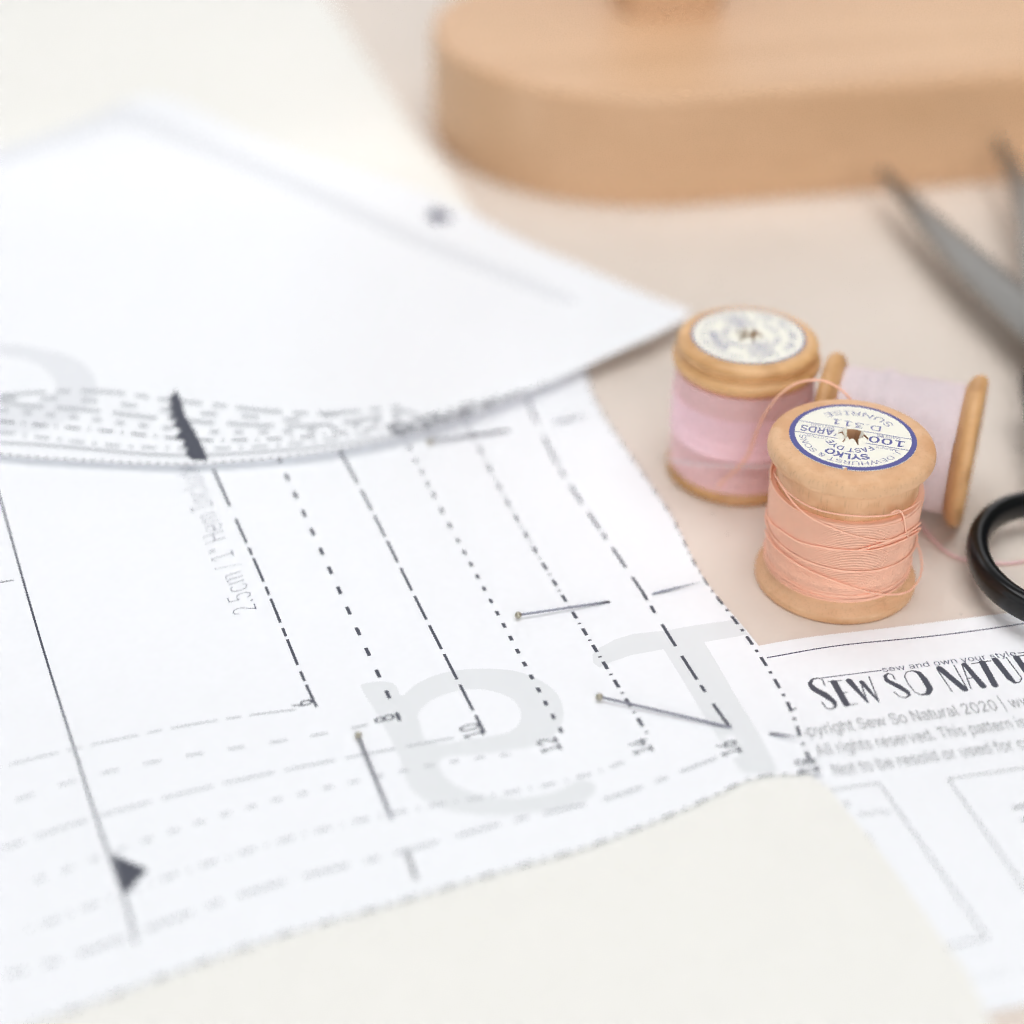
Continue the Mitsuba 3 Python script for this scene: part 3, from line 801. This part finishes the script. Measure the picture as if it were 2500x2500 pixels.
def winding(rfun, z0, z1, pitch, tilt=0., rad=None, seed=1):
    """One long thread wound round the barrel in a helix, over a core that carries it."""
    rad = rad or pitch * .56
    turns = (z1 - z0) / pitch
    n = int(turns * 56)
    th = np.linspace(0, turns * 2 * np.pi, n)
    z = z0 + (z1 - z0) * np.arange(n) / n
    r = np.random.default_rng(seed)
    wob = np.interp(th, np.linspace(0, th[-1], int(turns * 3)), r.normal(0, .006, int(turns * 3)))
    f = (z - z0) / (z1 - z0)
    z = z + tilt * f ** 3 * np.cos(th - 2.6) + wob * .8
    rr = rfun(f) + wob
    coil = tube(np.c_[rr * np.cos(th), rr * np.sin(th), z], rad, 6)
    fz = np.linspace(0, 1, 24)
    prof = [(9., z0 + .2)] + [(rfun(q) - rad * .25, z0 + (z1 - z0) * q) for q in fz] + [(9., z1 - .2)]
    core = lathe(prof, 96)
    return coil, core


H = 32.5
PLAIN = [(3.3, 0), (15.2, 0), (15.6, .2), (15.75, .6), (15.75, 1.4), (15.6, 1.8), (15.0, 2.1), (14.0, 2.7), (13.4, 3.7), (13.3, 8), (13.4, 16), (13.5, 24), (13.45, 27.8), (13.45, 28.2), (14.5, 28.3), (15.3, 28.7), (15.7, 29.4),
         (15.75, 30.2), (15.6, 31.1), (15.2, 31.8), (14.5, 32.3), (13.4, 32.5), (12.4, 32.5), (3.3, 32.5), (3.1, 31.8), (3.1, .8)]
BEAD = [(3.3, 0), (14.4, 0), (15.1, .35), (15.4, 1.1), (15.2, 1.9), (14.4, 2.6), (13.2, 3.4), (13.0, 6), (13.0, 24), (13.4, 25.4), (14.3, 26.1), (15.1, 26.6), (15.45, 27.4), (15.4, 28.3), (14.7, 28.9), (13.9, 29.2), (13.8, 29.7),
        (14.6, 30.3), (14.7, 31.5), (14.0, 32.2), (12.6, 32.5), (3.3, 32.5), (3.1, 31.8), (3.1, .8)]
DISC = [(3.3, 0), (14.2, 0), (15.2, .3), (15.72, 1.1), (15.75, 2.0), (15.3, 2.9), (14.2, 3.6), (12.4, 4.3), (12.0, 6), (12.0, 26), (12.4, 28.2), (14.2, 28.9), (15.3, 29.6), (15.75, 30.5), (15.72, 31.4), (15.2, 32.2), (14.2, 32.5), (3.3, 32.5), (3.1, 31.8), (3.1, .8)]


def round_profile(p):
    """Chaikin once, so that the turned edges read as turned."""
    P = np.asarray(p, float)
    Q = np.roll(P, -1, 0)
    return np.stack([.75 * P + .25 * Q, .25 * P + .75 * Q], 1).reshape(-1, 2)


def reel(label, profile, wood_key, thread_key, rfun, z0, z1, pitch, R, t, label_deg, reading, tilt, both=False, seed=1):
    kk = thing('cotton_reel', label, 'thread spool', None)
    put(kk + '__body', pose(lathe(round_profile(profile), 144), R, t), wood_key, 40)
    coil, core = winding(rfun, z0, z1, pitch, tilt, None, seed)
    put(kk + '__thread', pose(trimesh.util.concatenate([coil, core]), R, t), thread_key, True)
    L = turn(label_deg)
    txt, ring = label_print(reading)
    disc = ring_outer.difference(hole)
    flat_z = lambda x, y: np.zeros_like(x)
    lb = slab(disc, flat_z, 3., .1)
    lb = trimesh.util.concatenate([lb, torn_flaps(seed)])
    up = np.array([0, 0, H + .14])
    flip, shift = (np.diag([1., -1., -1.]), np.array([0, 0, H])) if both else (np.eye(3), np.zeros(3))
    R, t = R @ flip, t + R @ shift
    key = put(kk + '__label', pose(pose(lb, L, up), R, t), 'label_paper', False)
    put(key + '__lettering', pose(pose(skin(txt, flat_z, 3., .05), L, up), R, t), 'label_blue', False)
    put(key + '__ring', pose(pose(skin(ring, flat_z, 3., .05), L, up), R, t), 'label_blue', False)
    return kk


OX, KX = D['O'], D['K']
orange = reel('upright wooden reel of pale orange thread with sharp blue-ringed label, nearest of three', PLAIN, 'wood_worn', 'thread_orange',
              lambda f: 13.78 + .76 * np.clip(f, 0, 1) ** .8, 4.0, 22.6, .40, np.eye(3), np.array([OX[0], OX[1], .0]), D['lab_dir'], 'full', .9, seed=3)
for n, (key, rad) in enumerate((('s1', .19), ('s2', .19), ('s3', .19), ('s6', .17), ('s5', .2))):
    put(orange + '__stray_strand', tube(smooth_line(D[key], .7), rad, 8), 'thread_orange', True)
for z, tilt, ph, rr in ((4.5, .15, .4, 14.02), (5.2, .35, 2.0, 14.14), (6.3, .5, 1.1, 14.25), (12.4, .9, 2.6, 14.62)):
    a = np.linspace(0, 2 * np.pi, 120)
    put(orange + '__stray_strand', tube(np.c_[OX[0] + rr * np.cos(a), OX[1] + rr * np.sin(a), z + tilt * np.cos(a - ph)], .2, 8), 'thread_orange', True)
put(orange + '__loose_loop', tube(smooth_line(D['s4'], .7), .19, 8), 'thread_orange', True)
put(orange + '__loose_loop', tube(smooth_line(D['loopA'], .7), .25, 8), 'thread_orange', True)


def pink_r(f):
    f = np.asarray(f, float)
    return 14.55 + 0. * f


pink = reel('upright wooden reel of pink thread with a beaded rim, by the upper sheet corner', BEAD, 'wood_honey', 'thread_rose',
            pink_r, 2.6, 25.6, .25, np.eye(3), np.array([KX[0], KX[1], .0]), 105.5, 'part', .0, seed=8)
coil, core = winding(lambda f: 14.85 + .0 * np.asarray(f, float), 10.9, 20.4, .25, 0., None, 9)  # paler pink winding at mid height, rose thread above and below
put(pink + '__thread', pose(trimesh.util.concatenate([coil, core]), np.eye(3), np.array([KX[0], KX[1], .0])), 'thread_pink', True, 'paler pink band of thread round the middle of the reel')
put(pink + '__stray_strand', tube(smooth_line(D['pinkB'], .7), .28, 8), 'thread_lilac', True)


def lil_r(f):
    f = np.asarray(f, float)
    return 13.35 + .75 * np.exp(-((f - .36) / .05) ** 2) - .15 * np.exp(-((f - .27) / .025) ** 2)


RA = np.column_stack([[-math.sin(math.radians(LIL)), math.cos(math.radians(LIL)), 0], [0, 0, 1], [math.cos(math.radians(LIL)), math.sin(math.radians(LIL)), 0]])
c0 = np.array([79.1, 297.9, 15.8])
lilac = reel('wooden cotton reel of pale lilac thread lying on its side behind the orange one', DISC, 'wood_lying', 'thread_lilac',
             lil_r, 4.2, 28.3, .25, RA, c0 - RA @ np.array([0, 0, H / 2]), 40., 'part', .0, True, seed=12)
pc = smooth_line([[79.5, 288.0, 3.0]] + D['pinkC'], 1.5)
pc[:, 2] = np.maximum(.35, pc[:, 2] * np.linspace(1, .4, len(pc)))
put(lilac + '__loose_thread', tube(pc, .3, 8), 'thread_rose', True)

# ------------------------------------------------------------------ shears
k = thing('dressmaking_shears', 'open steel dressmaking shears with glossy black handles at the right edge', 'scissors')
PV = np.array([127.5, 351.])


def blade(centre, widths, z, thick):
    """A blade with a ridge, its flat side down: centre line, half widths."""
    C = smooth_line(centre, 4.)
    w = np.interp(np.linspace(0, 1, len(C)), np.linspace(0, 1, len(widths)), widths)
    t = np.gradient(C, axis=0)
    t /= np.linalg.norm(t, axis=1, keepdims=True)
    n = np.c_[-t[:, 1], t[:, 0]]
    sec = [(-1., 0.), (-1., .25), (-.55, .85), (.2, 1.), (.8, .7), (1., .1), (1., 0.)]
    V, F = [], []
    for q in range(len(C)):
        for s, h in sec:
            V.append([*(C[q] + n[q] * s * w[q]), z + h * thick * min(1., .35 + w[q] / 4)])
    m = len(sec)
    for q in range(len(C) - 1):
        for s in range(m):
            a, b = q * m + s, q * m + (s + 1) % m
            F += [[a, b, b + m], [a, b + m, a + m]]
    for base, rev in ((0, True), ((len(C) - 1) * m, False)):
        for s in range(1, m - 1):
            f = [base, base + s, base + s + 1]
            F.append(f[::-1] if rev else f)
    M = trimesh.Trimesh(np.array(V), F, process=False)
    if M.volume < 0:
        M.invert()
    return M


put(k + '__blade', blade([(104.6, 451.5), (112.0, 413.), (119.8, 380.), tuple(PV), (135., 322.)], [1.2, 3.9, 6.2, 7.2, 6.0], 9.6, 2.6), 'blade_steel', 25)
put(k + '__blade', blade([(140.9, 469.5), (139.0, 432.), (134.6, 392.), tuple(PV), (120.5, 322.)], [1.1, 3.4, 5.4, 7.2, 6.0], 12.3, 2.6), 'blade_steel', 25)
sc = lathe([(.01, 0), (4.0, 0), (4.6, .5), (4.4, 1.4), (3.2, 2.0), (.01, 2.2)], 40)
sc.apply_translation([PV[0], PV[1], 14.8])
put(k + '__pivot_screw', sc, 'blade_steel', 30)


def ring_handle(cx, cy, rx, ry, rot, z, w, h, arm):
    """A finger loop of oval section and the arm that joins it to its blade."""
    a = np.linspace(0, 2 * np.pi, 73)[:-1]
    c_, s_ = math.cos(rot), math.sin(rot)
    P = np.c_[cx + rx * np.cos(a) * c_ - ry * np.sin(a) * s_, cy + rx * np.cos(a) * s_ + ry * np.sin(a) * c_]
    d = np.roll(P, -1, 0) - np.roll(P, 1, 0)
    n = np.c_[d[:, 1], -d[:, 0]]
    n /= np.linalg.norm(n, axis=1, keepdims=True)
    b = np.linspace(0, 2 * np.pi, 17)[:-1]
    ca, sa = np.cos(b), np.sin(b)
    ca, sa = np.sign(ca) * np.abs(ca) ** .8, np.sign(sa) * np.abs(sa) ** .8
    V = np.stack([np.concatenate([P[q] + n[q] * (w / 2 * u), [z + h / 2 * v]]) for q in range(72) for u, v in zip(ca, sa)])
    i = (np.arange(72)[:, None] * 16 + np.arange(16)[None]).ravel()
    j = (np.arange(72)[:, None] * 16 + (np.arange(16)[None] + 1) % 16).ravel()
    i2, j2 = (i + 16) % (72 * 16), (j + 16) % (72 * 16)
    m = trimesh.Trimesh(V, np.vstack([np.c_[i, j, j2], np.c_[i, j2, i2]]), process=False)
    if m.volume < 0:
        m.invert()
    ar = tube(smooth_line(arm, 3.), np.linspace(5.2, 4.0, len(smooth_line(arm, 3.))), 14)
    return trimesh.util.concatenate([m, ar])


put(k + '__handle', ring_handle(107.0, 268.5, 15.8, 19.5, math.radians(-8), 6.4, 4.3, 5.6, [(118.6, 330, 11.5), (116.2, 312, 9.5), (113.5, 297, 7.5), (110, 288.5, 6.4)]), 'handle_black', 40)
put(k + '__handle', ring_handle(160.0, 272., 16., 26., math.radians(12), 5.0, 5.8, 8.0, [(134.0, 330, 9.5), (140.5, 312, 8.0), (149, 300, 6.0), (155, 296, 5.2)]), 'handle_black', 40)

# ------------------------------------------------------------------ wooden stand at the back
k = thing('wooden_stand', 'thick honey-coloured wooden slab with rounded end and square post, blurred at the back', 'wooden stand')
an = math.radians(10.2)
ux, uy = np.array([math.cos(an), math.sin(an)]), np.array([-math.sin(an), math.cos(an)])
cc = np.array([38.6, 512.4])
basep = LineString([tuple(cc), tuple(cc + ux * 270)]).buffer(63.2, 24)
basep = Polygon(shapely.segmentize(basep, 14.).exterior.coords)
put(k + '__base', rounded_prism(basep, 0., 32.7, 2.6, 5), 'wood_plank', 35)
pa = math.radians(7.5)
pu, pv = np.array([math.cos(pa), math.sin(pa)]), np.array([-math.sin(pa), math.cos(pa)])
p0 = np.array([35.2, 515.9])
post = Polygon([tuple(p0 + pu * a + pv * b) for a, b in ((0, 0), (30.5, 0), (30.5, 32), (0, 32))]).buffer(-4.5).buffer(4.5, 6)
put(k + '__post', rounded_prism(post, 32.75, 190., 1.5, 3), 'wood_plank', 35)
